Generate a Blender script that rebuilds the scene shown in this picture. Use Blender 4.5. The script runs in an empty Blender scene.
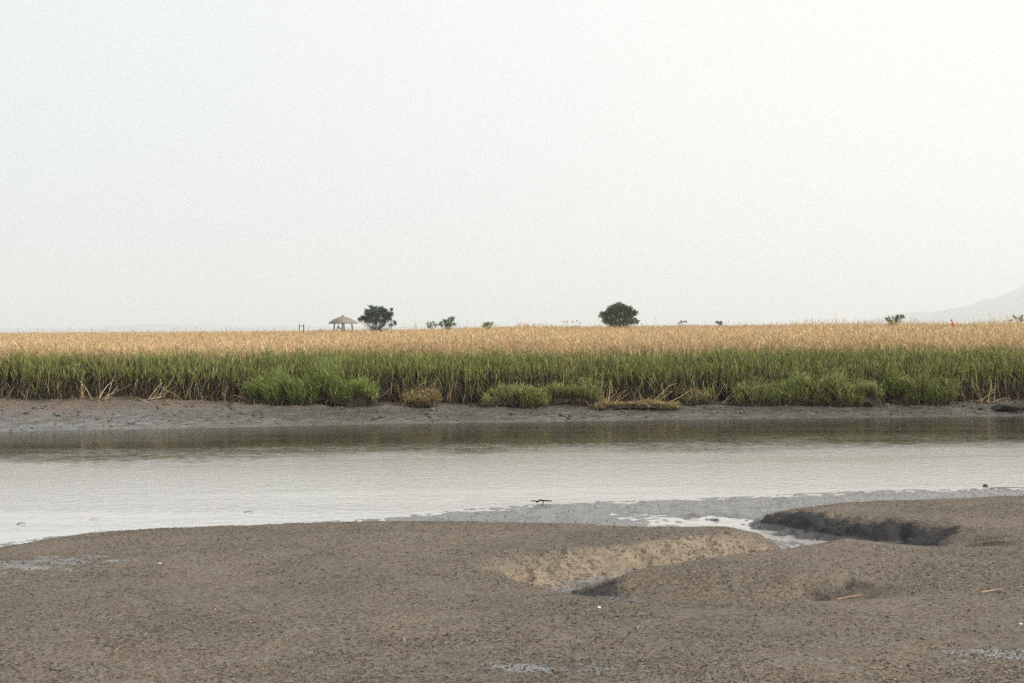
import bpy, bmesh, math, random
import numpy as np
from mathutils import Vector, Matrix

rng = np.random.default_rng(7)
random.seed(7)
S = bpy.context.scene
COL = S.collection
TAU = 2 * math.pi

# ------------------------------------------------------------------ camera
F_PX = 1407.0
CAM = np.array([0.0, 0.0, 4.0])
PITCH = math.atan(17.5 / F_PX)
ROLL = 6.0 / 1024.0
fw = np.array([0, math.cos(PITCH), -math.sin(PITCH)])
r0 = np.array([1.0, 0, 0]); u0 = np.array([0, math.sin(PITCH), math.cos(PITCH)])
RT = r0 * math.cos(ROLL) - u0 * math.sin(ROLL)
UP = u0 * math.cos(ROLL) + r0 * math.sin(ROLL)
cd = bpy.data.cameras.new('camera'); cam = bpy.data.objects.new('camera', cd); COL.objects.link(cam)
cd.sensor_width = 36; cd.lens = 36 * F_PX / 1024; cd.clip_start = 0.5; cd.clip_end = 40000
M = Matrix(((RT[0], UP[0], -fw[0], CAM[0]), (RT[1], UP[1], -fw[1], CAM[1]), (RT[2], UP[2], -fw[2], CAM[2]), (0, 0, 0, 1)))
cam.matrix_world = M
S.camera = cam


def ray(px, py):
    return fw * F_PX + (px - 512) * RT + (341.5 - py) * UP


def at(px, py, Y):            # world point of the survey sighting (px, py) at distance Y
    d = ray(px, py); return CAM + d * (Y / d[1])


def atz(px, py, z):           # the same on the level z
    d = ray(px, py); return CAM + d * ((z - 4.0) / d[2])


# ------------------------------------------------------------------ noise
def _h(i, j, s):
    n = (i.astype(np.int64) * 374761393 + j.astype(np.int64) * 668265263 + s * 974634777) & 0x7fffffff
    n = ((n ^ (n >> 13)) * 1274126177) & 0x7fffffff
    n = n ^ (n >> 16)
    return (n & 0xffff) / 65535.0


def vn(x, y, s=0):
    x = np.asarray(x, float); y = np.asarray(y, float)
    i = np.floor(x); j = np.floor(y); fx = x - i; fy = y - j
    fx = fx * fx * fx * (fx * (fx * 6 - 15) + 10); fy = fy * fy * fy * (fy * (fy * 6 - 15) + 10)
    i = i.astype(np.int64); j = j.astype(np.int64)
    a = _h(i, j, s); b = _h(i + 1, j, s); c = _h(i, j + 1, s); d = _h(i + 1, j + 1, s)
    return (a * (1 - fx) + b * fx) * (1 - fy) + (c * (1 - fx) + d * fx) * fy


def fbm(x, y, s=0, o=4):
    t = 0; a = .5; k = 1.0; n = 0
    for q in range(o):
        t = t + a * vn(x * k + q * 17.3, y * k - q * 9.1, s + q); n += a; a *= .5; k *= 2.03
    return t / n - .5


def sm(a, b, x):
    t = np.clip((x - a) / (b - a), 0, 1); return t * t * (3 - 2 * t)


# ------------------------------------------------------------------ mesh helpers
def tag(o, label=None, cat=None, group=None, kind=None):
    if label: o['label'] = label
    if cat: o['category'] = cat
    if group: o['group'] = group
    if kind: o['kind'] = kind
    return o


def link(name, me, mat, parent=None):
    o = bpy.data.objects.new(name, me); COL.objects.link(o)
    if mat: me.materials.append(mat)
    if parent: o.parent = parent
    return o


def empty(name, loc, rz=0.0):
    o = bpy.data.objects.new(name, None); COL.objects.link(o)
    o.location = loc; o.rotation_euler = (0, 0, rz); o.empty_display_size = .2
    return o


def quad_mesh(name, V, Q, C=None, smooth=False):
    me = bpy.data.meshes.new(name)
    V = np.ascontiguousarray(V, dtype=np.float32); Q = np.ascontiguousarray(Q, dtype=np.int32)
    n = Q.shape[1]
    me.vertices.add(len(V)); me.vertices.foreach_set('co', V.ravel())
    me.loops.add(Q.size); me.loops.foreach_set('vertex_index', Q.ravel())
    me.polygons.add(len(Q)); me.polygons.foreach_set('loop_start', np.arange(0, Q.size, n, dtype=np.int32))
    if C is not None:
        a = me.color_attributes.new('col', 'FLOAT_COLOR', 'POINT')
        A = np.ones((len(V), 4), np.float32); A[:, :3] = C
        a.data.foreach_set('color', A.ravel())
    me.update(calc_edges=True)
    if smooth: me.polygons.foreach_set('use_smooth', np.ones(len(Q), bool))
    me.validate()
    return me


class Soup:
    def __init__(s): s.V = []; s.Q = []; s.C = []; s.n = 0

    def add(s, V, Q, C):
        s.V.append(V); s.Q.append(Q + s.n); s.C.append(C); s.n += len(V)

    def strips(s, P, D, L, W, B, az, prof, c0, c1):
        """n ribbons: base P, unit direction D, length L, width W, bend vector B (per unit length), prof = width along it"""
        n = len(P); k = len(prof); t = np.linspace(0, 1, k)
        c = P[:, None, :] + D[:, None, :] * (L[:, None] * t)[..., None] + B[:, None, :] * (L[:, None] * t * t)[..., None]
        sd = np.stack([np.cos(az), np.sin(az), np.zeros(n)], 1)
        hw = (W[:, None] * np.array(prof)[None, :] * .5)[..., None] * sd[:, None, :]
        V = np.stack([c - hw, c + hw], 2).reshape(n * k * 2, 3)
        q = np.array([[2 * i, 2 * i + 1, 2 * i + 3, 2 * i + 2] for i in range(k - 1)])
        Q = (np.arange(n)[:, None, None] * (2 * k) + q[None]).reshape(-1, 4)
        C = c0[:, None, :] * (1 - t)[None, :, None] + c1[:, None, :] * t[None, :, None]
        C = np.repeat(C, 2, axis=1).reshape(n * k * 2, 3)
        s.add(V, Q, C)

    def tube(s, pts, rad, col, n=6):
        pts = np.array(pts, float); k = len(pts)
        T = np.gradient(pts, axis=0); T /= np.linalg.norm(T, axis=1)[:, None] + 1e-9
        ref = np.array([0.31, .17, .93]) if abs(T[0][2]) < .8 else np.array([1.0, .1, 0])
        A = np.cross(T, ref); A /= np.linalg.norm(A, axis=1)[:, None] + 1e-9
        Bn = np.cross(T, A); ph = np.arange(n) / n * TAU
        V = (pts[:, None] + (A[:, None] * np.cos(ph)[None, :, None] + Bn[:, None] * np.sin(ph)[None, :, None]) * np.array(rad)[:, None, None]).reshape(-1, 3)
        Q = [[i * n + j, i * n + (j + 1) % n, (i + 1) * n + (j + 1) % n, (i + 1) * n + j] for i in range(k - 1) for j in range(n)]
        s.add(V, np.array(Q), np.tile(np.array(col, float), (len(V), 1)))

    def build(s, name, mat, parent=None, smooth=False):
        return link(name, quad_mesh(name, np.concatenate(s.V), np.concatenate(s.Q), np.concatenate(s.C), smooth), mat, parent)


def tint(cols, n, var=.18, hue=.05):
    """n colours drawn from a list, each with its own small variation"""
    c = np.array(cols, float)[rng.integers(0, len(cols), n)]
    return np.clip(c * (1 + rng.normal(0, var, (n, 1))) * (1 + rng.normal(0, hue, (n, 3))), .004, .9)


def grid(name, xs, ys, hf, mat, smooth=True, attrs=None):
    X, Y = np.meshgrid(xs, ys); Z = hf(X, Y)
    V = np.stack([X, Y, Z], -1).reshape(-1, 3); nx, ny = len(xs), len(ys)
    i = (np.arange(ny - 1)[:, None] * nx + np.arange(nx - 1)[None, :]).ravel()
    Q = np.stack([i, i + 1, i + nx + 1, i + nx], 1)
    me = quad_mesh(name, V, Q, None, smooth)
    for k, fn in (attrs or {}).items():
        a = me.attributes.new(k, 'FLOAT', 'POINT'); a.data.foreach_set('value', fn(X, Y).astype(np.float32).ravel())
    return link(name, me, mat)


def graded(lo, a, b, hi, step, grow=1.25):
    mid = list(np.arange(a, b + 1e-6, step)); out = []; x = a; d = step
    while x > lo:
        d *= grow; x = max(lo, x - d); out.append(x)
    x = b; d = step; post = []
    while x < hi:
        d *= grow; x = min(hi, x + d); post.append(x)
    return np.array(out[::-1] + mid + post)


# ------------------------------------------------------------------ materials
def nt(name):
    m = bpy.data.materials.new(name); m.use_nodes = True
    t = m.node_tree; t.nodes.clear()
    out = t.nodes.new('ShaderNodeOutputMaterial')
    return m, t, out


def N(t, typ, **kw):
    n = t.nodes.new(typ)
    for k, v in kw.items():
        if k.startswith('i_'): n.inputs[k[2:].replace('_', ' ')].default_value = v
        else: setattr(n, k, v)
    return n


def L(t, a, b): t.links.new(a, b)


def math_(t, op, a, b=None, c=None, clamp=False):
    n = t.nodes.new('ShaderNodeMath'); n.operation = op; n.use_clamp = clamp
    for i, v in enumerate((a, b, c)):
        if v is None: continue
        if isinstance(v, (int, float)): n.inputs[i].default_value = v
        else: L(t, v, n.inputs[i])
    return n.outputs[0]


def ramp(t, fac, a, b, to0=0.0, to1=1.0):
    n = t.nodes.new('ShaderNodeMapRange'); n.interpolation_type = 'SMOOTHSTEP'
    n.inputs['From Min'].default_value = a; n.inputs['From Max'].default_value = b
    n.inputs['To Min'].default_value = to0; n.inputs['To Max'].default_value = to1
    L(t, fac, n.inputs['Value']); return n.outputs[0]


def mixc(t, fac, a, b, blend='MIX'):
    n = t.nodes.new('ShaderNodeMix'); n.data_type = 'RGBA'; n.blend_type = blend
    for i, v in ((0, fac), (6, a), (7, b)):
        if isinstance(v, (int, float)): n.inputs[i].default_value = v
        elif isinstance(v, tuple): n.inputs[i].default_value = v if len(v) == 4 else (*v, 1)
        else: L(t, v, n.inputs[i])
    return n.outputs[2]


def noise(t, vec, scale, detail=3.0, rough=.55, dist=0.0):
    n = N(t, 'ShaderNodeTexNoise'); n.inputs['Scale'].default_value = scale; n.inputs['Detail'].default_value = detail
    n.inputs['Roughness'].default_value = rough; n.inputs['Distortion'].default_value = dist
    L(t, vec, n.inputs['Vector']); return n.outputs['Fac']


def leafy(name, trans=.3, rough=.7, spec=.25):
    m, t, out = nt(name)
    a = N(t, 'ShaderNodeVertexColor', layer_name='col')
    geo = N(t, 'ShaderNodeNewGeometry')
    nz = noise(t, geo.outputs['Position'], 9.0, 2)
    c = mixc(t, 1.0, a.outputs['Color'], (1, 1, 1), 'MULTIPLY')
    v = ramp(t, nz, .3, .7, .8, 1.2)
    hsv = N(t, 'ShaderNodeHueSaturation'); L(t, c, hsv.inputs['Color']); L(t, v, hsv.inputs['Value'])
    p = N(t, 'ShaderNodeBsdfPrincipled'); L(t, hsv.outputs[0], p.inputs['Base Color'])
    p.inputs['Roughness'].default_value = rough; p.inputs['Specular IOR Level'].default_value = spec
    if trans > 0:
        tr = N(t, 'ShaderNodeBsdfTranslucent'); L(t, hsv.outputs[0], tr.inputs['Color'])
        mx = N(t, 'ShaderNodeMixShader'); mx.inputs[0].default_value = trans
        L(t, p.outputs[0], mx.inputs[1]); L(t, tr.outputs[0], mx.inputs[2]); L(t, mx.outputs[0], out.inputs[0])
    else: L(t, p.outputs[0], out.inputs[0])
    return m


def plain(name, col, rough=.8, spec=.3, nscale=6.0, var=.25, bump=.0):
    m, t, out = nt(name)
    tc = N(t, 'ShaderNodeTexCoord')
    nz = noise(t, tc.outputs['Object'], nscale, 4)
    c = mixc(t, ramp(t, nz, .3, .7), tuple(x * (1 - var) for x in col), tuple(min(1, x * (1 + var)) for x in col))
    p = N(t, 'ShaderNodeBsdfPrincipled'); L(t, c, p.inputs['Base Color'])
    p.inputs['Roughness'].default_value = rough; p.inputs['Specular IOR Level'].default_value = spec
    if bump:
        b = N(t, 'ShaderNodeBump'); b.inputs['Strength'].default_value = bump; b.inputs['Distance'].default_value = .02
        L(t, nz, b.inputs['Height']); L(t, b.outputs[0], p.inputs['Normal'])
    L(t, p.outputs[0], out.inputs[0])
    return m


def mud_material(name, far=False):
    m, t, out = nt(name)
    geo = N(t, 'ShaderNodeNewGeometry'); pos = geo.outputs['Position']
    sep = N(t, 'ShaderNodeSeparateXYZ'); L(t, pos, sep.inputs[0])
    big = noise(t, pos, .35, 4); mid = noise(t, pos, 2.2, 4); fine = noise(t, pos, 17, 4, .65); grit = noise(t, pos, 55, 2, .6)
    dry = mixc(t, ramp(t, big, .35, .65), DRY_A, DRY_B)
    dry = mixc(t, ramp(t, mid, .3, .75, 0, .7), dry, DRY_C)
    f = math_(t, 'ADD', math_(t, 'MULTIPLY', fine, .6), math_(t, 'MULTIPLY', grit, .4))
    hs = N(t, 'ShaderNodeHueSaturation'); L(t, dry, hs.inputs['Color']); L(t, ramp(t, f, .34, .67, .45, 1.38), hs.inputs['Value'])
    dry = hs.outputs[0]
    # burrows and pellets: two sizes of small dark holes, crowded in patches
    def holes(scale, th, soft, patch):
        v = N(t, 'ShaderNodeTexVoronoi'); v.inputs['Scale'].default_value = scale
        mp = N(t, 'ShaderNodeVectorMath', operation='ADD'); L(t, pos, mp.inputs[0])
        dn = N(t, 'ShaderNodeTexNoise'); dn.inputs['Scale'].default_value = scale * 1.4; L(t, pos, dn.inputs['Vector'])
        sc = N(t, 'ShaderNodeVectorMath', operation='SCALE'); sc.inputs['Scale'].default_value = .8 / scale
        L(t, dn.outputs['Color'], sc.inputs[0]); L(t, sc.outputs[0], mp.inputs[1]); L(t, mp.outputs[0], v.inputs['Vector'])
        cs = N(t, 'ShaderNodeSeparateColor'); L(t, v.outputs['Color'], cs.inputs[0])
        rad = math_(t, 'MULTIPLY', cs.outputs[0], th)
        rad = math_(t, 'MULTIPLY', rad, patch)
        return math_(t, 'SUBTRACT', 1.0, ramp(t, math_(t, 'DIVIDE', v.outputs['Distance'], math_(t, 'ADD', rad, .001)), 1 - soft, 1.0))
    pt = ramp(t, noise(t, pos, .8, 3), .35, .62, .45, 1.1)
    h1 = holes(5.0 if far else 12.0, .42, .5, pt); h2 = holes(11.0 if far else 26.0, .55, .5, pt)
    hole = math_(t, 'MAXIMUM', h1, h2)
    hcol = mixc(t, math_(t, 'MULTIPLY', hole, .8), dry, (.035, .033, .032))
    # wet: the low ground by the water and a few films of water
    zt = math_(t, 'ADD', sep.outputs['Z'], math_(t, 'MULTIPLY', math_(t, 'SUBTRACT', mid, .5), .09))
    zt = math_(t, 'ADD', zt, math_(t, 'MULTIPLY', math_(t, 'SUBTRACT', fine, .5), .05))
    wet = math_(t, 'SUBTRACT', 1.0, ramp(t, zt, *((.25, .75) if far else (.075, .15))))
    if not far:
        att = N(t, 'ShaderNodeAttribute', attribute_name='film')
        fl = math_(t, 'ADD', att.outputs['Fac'], math_(t, 'MULTIPLY', math_(t, 'SUBTRACT', mid, .5), 1.3))
        fl = math_(t, 'ADD', fl, math_(t, 'MULTIPLY', math_(t, 'SUBTRACT', fine, .5), .9))
        wet = math_(t, 'MAXIMUM', wet, ramp(t, fl, .45, .8))
        bl = N(t, 'ShaderNodeAttribute', attribute_name='shaded_mud')
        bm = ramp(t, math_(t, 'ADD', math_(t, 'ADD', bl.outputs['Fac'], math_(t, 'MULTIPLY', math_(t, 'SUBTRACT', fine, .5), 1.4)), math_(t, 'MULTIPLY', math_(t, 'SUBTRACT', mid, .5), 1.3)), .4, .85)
        ps = N(t, 'ShaderNodeAttribute', attribute_name='lit_silt')
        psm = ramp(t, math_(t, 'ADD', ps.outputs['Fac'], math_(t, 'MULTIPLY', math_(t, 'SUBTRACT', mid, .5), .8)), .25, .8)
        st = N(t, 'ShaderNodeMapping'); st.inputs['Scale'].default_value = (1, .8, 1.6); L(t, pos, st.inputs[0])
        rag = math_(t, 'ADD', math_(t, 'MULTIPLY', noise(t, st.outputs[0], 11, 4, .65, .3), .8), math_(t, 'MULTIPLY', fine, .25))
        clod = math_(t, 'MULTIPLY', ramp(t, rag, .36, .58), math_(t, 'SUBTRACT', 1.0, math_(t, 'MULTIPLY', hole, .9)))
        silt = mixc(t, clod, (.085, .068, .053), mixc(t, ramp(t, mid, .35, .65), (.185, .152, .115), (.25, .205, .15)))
        hcol = mixc(t, psm, hcol, silt)  # sunlight on the gully slope painted in as paler silt
        hcol = mixc(t, bm, hcol, (.03, .03, .032))  # shade on the banks turned from the sun painted near black
    wcol = mixc(t, math_(t, 'MULTIPLY', hole, .9), mixc(t, ramp(t, mid, .35, .65), (.085, .082, .075), WET), (.025, .025, .025))
    c = mixc(t, wet, hcol, wcol)
    if far:      # peaty mud at the foot of the reeds, its shadow painted in black
        pe = N(t, 'ShaderNodeAttribute', attribute_name='shaded_peat')
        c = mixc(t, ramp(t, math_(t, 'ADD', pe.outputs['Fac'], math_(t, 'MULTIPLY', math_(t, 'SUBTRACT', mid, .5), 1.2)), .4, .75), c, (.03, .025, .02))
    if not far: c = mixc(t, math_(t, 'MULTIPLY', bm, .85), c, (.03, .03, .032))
    p = N(t, 'ShaderNodeBsdfPrincipled'); L(t, c, p.inputs['Base Color'])
    rg = ramp(t, wet, 0, 1, .85, .17)
    L(t, rg, p.inputs['Roughness']); L(t, ramp(t, wet, 0, 1, .25, .85), p.inputs['Specular IOR Level'])
    hgt = math_(t, 'SUBTRACT', math_(t, 'ADD', math_(t, 'MULTIPLY', fine, .8), math_(t, 'MULTIPLY', grit, .25)), math_(t, 'MULTIPLY', hole, .55))
    b = N(t, 'ShaderNodeBump'); b.inputs['Distance'].default_value = .035; L(t, hgt, b.inputs['Height'])
    L(t, ramp(t, wet, 0, 1, .8, .45), b.inputs['Strength'])
    L(t, b.outputs[0], p.inputs['Normal']); L(t, p.outputs[0], out.inputs[0])
    return m


DRY_A, DRY_B, DRY_C = (.17, .134, .103), (.13, .106, .081), (.158, .143, .115)
WET = (.135, .135, .128)
MUD = mud_material('mud')
MUD_FAR = mud_material('far_mud', True)
REED = leafy('reed', .18)
GRASS = leafy('grass_leaf', .35)
NEEDLE = leafy('tree_leaf', .12, .75)
STRAW = leafy('straw', .1)
BARK = plain('bark', (.09, .07, .055), .9, bump=.5)
ROOT = plain('root_mud', (.03, .025, .02), .95, nscale=14, var=.5, bump=.9)
PEAT = plain('marsh_soil', (.16, .115, .07), .95, nscale=2, var=.4, bump=.6)
THATCH = plain('thatch', (.2, .172, .14), .95, nscale=5, var=.25, bump=.8)
WOOD = plain('dark_wood', (.04, .032, .027), .8)
DRIFT = plain('driftwood', (.035, .03, .028), .8)
WHITEP = plain('white_board', (.8, .79, .76), .6, var=.05)
FOOT_SHADE = [(.04, .032, .022), (.058, .044, .028), (.028, .023, .017), (.085, .062, .037)]  # shade among the lower stems, put into their colour
SHELL = plain('shell', (.75, .73, .68), .5, var=.1)
SKIN = plain('skin', (.5, .33, .25), .6, var=.05)
ORANGE = plain('orange_cloth', (.8, .2, .035), .8, var=.1)
DARKCL = plain('dark_cloth', (.035, .035, .045), .85, var=.15)
HAIRM = plain('hair', (.03, .02, .022), .6)

# ------------------------------------------------------------------ near mudflat
def poly_dist(X, Y, pts):
    """distance to a polyline, signed position (positive on the right of travel), nearest parameter"""
    best = np.full(X.shape, 1e9); sg = np.zeros(X.shape); par = np.zeros(X.shape)
    for i in range(len(pts) - 1):
        a, b = np.array(pts[i][:2]), np.array(pts[i + 1][:2]); d = b - a; ll = d @ d
        t = np.clip(((X - a[0]) * d[0] + (Y - a[1]) * d[1]) / ll, 0, 1)
        ex = X - a[0] - t * d[0]; ey = Y - a[1] - t * d[1]; q = np.hypot(ex, ey)
        c = d[0] * (Y - a[1]) - d[1] * (X - a[0])
        m = q < best - 1e-9
        best = np.where(m, q, best); sg = np.where(m, np.where(c > 0, -1.0, 1.0), sg); par = np.where(m, i + t, par)
    return best, sg, par


def gpts(lst, z): return [tuple(atz(a, b, z)[:2]) for a, b in lst]


SHORE = [(-300, 12.0), (-60, 19.5)] + gpts([(-60, 552), (0, 544.5), (50, 536), (110, 531.5), (200, 527.5), (300, 523), (400, 517), (450, 511.5), (540, 504.5), (640, 500.5), (760, 495.5), (900, 490), (1024, 487.5), (1200, 484)], 0.0) + [(60, 42.0), (300, 60.0)]
DOME = [(-300, 12.2), (-60, 19.4)] + gpts([(-60, 555), (0, 547), (50, 538), (110, 533), (200, 529), (300, 525), (400, 523.5), (480, 524), (560, 526), (640, 529), (700, 529), (728, 522), (760, 512.5), (810, 506.5), (900, 501.5), (1024, 498.5), (1200, 496)], .12) + [(60, 40.0), (300, 56.0)]
# the gully: x, y, bottom level, floor half width, bank width left and right of travel
GUL = []
for px, py, zb, fl, wl, wr in [(585, 510.5, .03, .15, 1.2, 1.6), (650, 518, .0, .12, .9, 1.4), (700, 524.5, -.008, .12, .6, 1.5), (765, 535, -.01, .1, .75, 1.3), (820, 547, -.012, .13, .8, 1.05),
                               (815, 554.5, .02, .1, 1.3, .8), (760, 562.5, .04, .1, 1.1, .66), (700, 570.5, .05, .1, 1.0, .7), (640, 578.5, .08, .08, 1.0, .8), (592, 585.5, .09, .08, .78, .9), (551, 592, .11, .08, .38, .85),
                               (566, 597.5, .11, .08, .45, .9), (620, 603.5, .1, .08, .95, 1.2), (680, 606.5, .13, .08, 1.0, 1.2), (740, 607.5, .16, .08, 1.1, 1.2), (800, 603, .2, .1, .55, 1.0), (850, 597, .33, .1, .6, .8)]:
    w = atz(px, py, max(zb, 0)); GUL.append((w[0], w[1], zb, fl, wl, wr))
w4 = atz(820, 547, 0)
BRANCH = [(w4[0], w4[1], -.01, .15, .8, 1.6)] + [(*atz(px, py, zb)[:2], zb, .15, wl, 1.7) for px, py, zb, wl in ((870, 550, .05, .9), (910, 547.5, .15, .9), (945, 544, .3, .8), (978, 540, .47, .7))]


def carve(X, Y, Z, G):
    for i in range(len(G) - 1):
        a, b = G[i], G[i + 1]; A = np.array(a[:2]); d = np.array(b[:2]) - A; ll = d @ d
        t = np.clip(((X - A[0]) * d[0] + (Y - A[1]) * d[1]) / ll, 0, 1)
        ex = X - A[0] - t * d[0]; ey = Y - A[1] - t * d[1]; q = np.hypot(ex, ey)
        left = (d[0] * (Y - A[1]) - d[1] * (X - A[0])) > 0
        lerp = lambda k: a[k] * (1 - t) + b[k] * t
        wd = np.where(left, lerp(4), lerp(5))
        k = np.clip((q - lerp(3)) / wd, 0, 1); k = k * k * (3 - 2 * k) * .6 + .4 * np.sqrt(k) * np.clip(k * 3, 0, 1)
        Z = np.minimum(Z, lerp(2) * (1 - k) + Z * k)
    return Z


def mud_h(X, Y, detail=True):
    wx = X + .35 * fbm(X * .9, Y * .9, 3); wy = Y + .35 * fbm(X * .9, Y * .9, 5)
    d, s, _ = poly_dist(wx, wy, SHORE); d = d * s
    e, s2, _ = poly_dist(wx, wy, DOME); e = e * s2
    z = np.where(d > 0, .045 * sm(-.1, 1.5, d), np.maximum(-1.0, .12 * d))
    ep = np.maximum(e, 0)
    z = z + .42 * (1 - np.exp(-ep / 1.15)) + np.where(e > 0, .006 * np.minimum(ep, 9), 0)
    hx, hy = atz(5, 570, .1)[:2]
    z = z - .13 * np.exp(-(((X - hx) / 2.4) ** 2 + ((Y - hy) / 1.2) ** 2)) * sm(0, 1, e)
    z = z - .14 * np.exp(-((X - 2.4) / 3.2) ** 2 - ((Y - 18.7) / 1.1) ** 2)
    z = z - .07 * np.exp(-((X - 1.3) / 1.0) ** 2 - ((Y - 20.6) / .8) ** 2)
    z = z + sm(0, 2, e) * (.08 * fbm(X * .35, Y * .35, 11, 3) + .04 * fbm(X * 1.1, Y * 1.1, 21, 3))
    gx = X + .16 * fbm(X * 1.6, Y * 1.6, 31, 3); gy = Y + .16 * fbm(X * 1.6, Y * 1.6, 41, 3)
    z = carve(gx, gy, z, GUL); z = carve(gx, gy, z, BRANCH)
    if detail:
        b = black(X, Y)
        amp = .35 + .65 * sm(.03, .2, z)
        n1 = fbm(X * 3.2, Y * 3.2, 71, 4)
        z = z + amp * (.014 * fbm(X * 5, Y * 5, 51, 3) + .016 * fbm(X * 12, Y * 12, 61, 2)) + b * (.34 * (n1 - .12) - .22 * np.abs(fbm(X * 2.2 + 3 * n1, Y * 4.5, 75, 3)) + .05 * fbm(X * 9, Y * 9, 77, 3))
        rs = lit_slope(X, Y)
        pits = np.clip(fbm(X * 8, Y * 6, 81, 2) - .02, 0, 1)
        z = z - rs * .34 * pits + rs * .07 * fbm(X * 5, Y * 5, 83, 3)
        z = np.where(rs > .04, np.maximum(z, .035), z)
        lowz = (1 - sm(0, .1, rs)) * sm(-.12, 0, z) * (1 - sm(.08, .2, z)) * sm(-.6, .4, d)
        z = z + lowz * (.055 * fbm(X * 3, Y * 2.2, 91, 3) + .05 * fbm(X * 9, Y * 6, 95, 3))
    return z


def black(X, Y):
    """dark wet mud with shade painted in: cut bank, tongue tip and hollow"""
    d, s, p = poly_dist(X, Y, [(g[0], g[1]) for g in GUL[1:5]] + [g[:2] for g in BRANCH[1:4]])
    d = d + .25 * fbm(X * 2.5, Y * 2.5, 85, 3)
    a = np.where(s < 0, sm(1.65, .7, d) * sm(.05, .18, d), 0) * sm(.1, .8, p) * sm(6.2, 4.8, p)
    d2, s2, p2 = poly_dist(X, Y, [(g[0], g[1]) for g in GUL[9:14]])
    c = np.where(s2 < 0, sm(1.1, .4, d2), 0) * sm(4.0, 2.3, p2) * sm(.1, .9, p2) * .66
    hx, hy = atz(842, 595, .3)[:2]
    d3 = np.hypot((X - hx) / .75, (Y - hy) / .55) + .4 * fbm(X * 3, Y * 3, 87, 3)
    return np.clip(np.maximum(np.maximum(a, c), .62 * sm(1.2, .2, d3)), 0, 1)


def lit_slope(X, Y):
    """the sunlit silt bank, its sunlight painted in paler, pitted by burrows"""
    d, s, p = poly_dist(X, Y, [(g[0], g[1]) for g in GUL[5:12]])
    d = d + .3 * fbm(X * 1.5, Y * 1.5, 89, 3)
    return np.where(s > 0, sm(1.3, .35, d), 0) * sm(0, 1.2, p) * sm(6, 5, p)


def film(X, Y):
    f = np.zeros(X.shape)
    for px, py, rx, ry, a in [(545, 676, 1.6, .35, .55), (1000, 662, .9, .45, .6), (900, 652, .8, .2, .4), (700, 676, .9, .3, .35), (960, 625, .8, .3, .35), (80, 679, 1.2, .3, .25), (620, 660, .9, .2, .3), (430, 672, 2.2, .4, .3), (850, 668, 1.8, .35, .36), (960, 640, 1.6, .5, .3), (740, 650, 1.5, .3, .26), (215, 660, 1.8, .4, .25), (10, 566, 2.4, 1.7, .6)]:
        x, y = atz(px, py, .42)[:2]; f = np.maximum(f, a * np.exp(-((X - x) / rx) ** 2 - ((Y - y) / ry) ** 2) * 1.25)
    return f


xs = graded(-200, -12, 14, 200, .045, 1.2); ys = graded(-80, 13.2, 36, 44, .045, 1.2)
mud = grid('mudflat', xs, ys, mud_h, MUD, True, {'film': film, 'shaded_mud': black, 'lit_silt': lit_slope}); tag(mud, kind='structure')

# ------------------------------------------------------------------ far bank and marsh
WX = np.array([-400, -19.5, -6.9, 7, 21.5, 400]); WY = np.array([30, 53.6, 56.3, 58.3, 59.2, 75])
RX = np.array([-400, -19.5, -7, 7.5, 22, 400]); RY = np.array([37, 60.4, 60.9, 62.0, 62.5, 80])
def Yw(X): return np.interp(X, WX, WY)
def Yf(X): return np.interp(X, RX, RY) + 1.1 * fbm(X * .3, X * 0 + 3.3, 91, 3) * 1.4


KNOLLS = []      # x, y, radius x, radius y, rise
def knoll(px, Y, rx, ry, rise): KNOLLS.append((at(px, 324, Y)[0], Y, rx, ry, rise))


knoll(343, 300, 7, 8, 1.5); knoll(300, 250, 3, 5, 1.2); knoll(532, 130, 3.2, 6, .8); knoll(392, 120, 1.2, 4, .35); knoll(268, 140, 2.2, 6, .35); knoll(455, 140, 4, 5, .3)
knoll(990, 176, 16, 9, .55); knoll(850, 210, 25, 10, .4); knoll(680, 200, 26, 12, .35); knoll(953.5, 172, 1.7, 1.7, .62); knoll(418, 175, 2.5, 4, .4)


def marsh_h(X, Y):
    z = 1.05 + .1 * fbm(X * .1, Y * .1, 101, 3)
    for x, y, rx, ry, h in KNOLLS: z = z + h * np.exp(-((X - x) / rx) ** 2 - ((Y - y) / ry) ** 2)
    return z


def bank_h(X, Y):
    d = Y - Yw(X); f = Y - Yf(X)
    z = np.where(d > 0, .14 * d, .2 * d) + .06 * fbm(X * .8, Y * .8, 111, 4) * sm(0, 2, d)
    z = z + sm(.6, 3.5, f) * (marsh_h(X, Y) - z) * 1.0
    lump = sm(-2.2, -.4, f) * sm(1.5, 0, f)
    z = z + lump * .28 * np.clip(fbm(X * 1.3, Y * 1.3, 121, 4) + .05, -.05, 1) + .05 * fbm(X * 5, Y * 5, 131, 3) * sm(-.5, 1, d) + .03 * fbm(X * 13, Y * 13, 135, 2) * sm(-.3, .6, d)
    return np.maximum(z, -1.2)


xs = graded(-390, -30, 32, 390, .11, 1.25); ys = np.concatenate([np.arange(51.5, 66.5, .09), np.array([67, 68, 69.5])])
fb = grid('far_mud_bank', xs, ys, bank_h, MUD_FAR, True, {'shaded_peat': lambda X, Y: sm(-.55, .35, Y - Yf(X))}); tag(fb, kind='structure')
xs = graded(-5800, -140, 160, 5800, 1.0, 1.3); ys = np.concatenate([np.arange(68, 330, 1.5), np.arange(330, 481, 10)])
mg = grid('marsh_ground', xs, ys, lambda X, Y: marsh_h(X, Y) - .03 - 3.0 * sm(455, 480, Y), PEAT); tag(mg, kind='structure')


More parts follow.
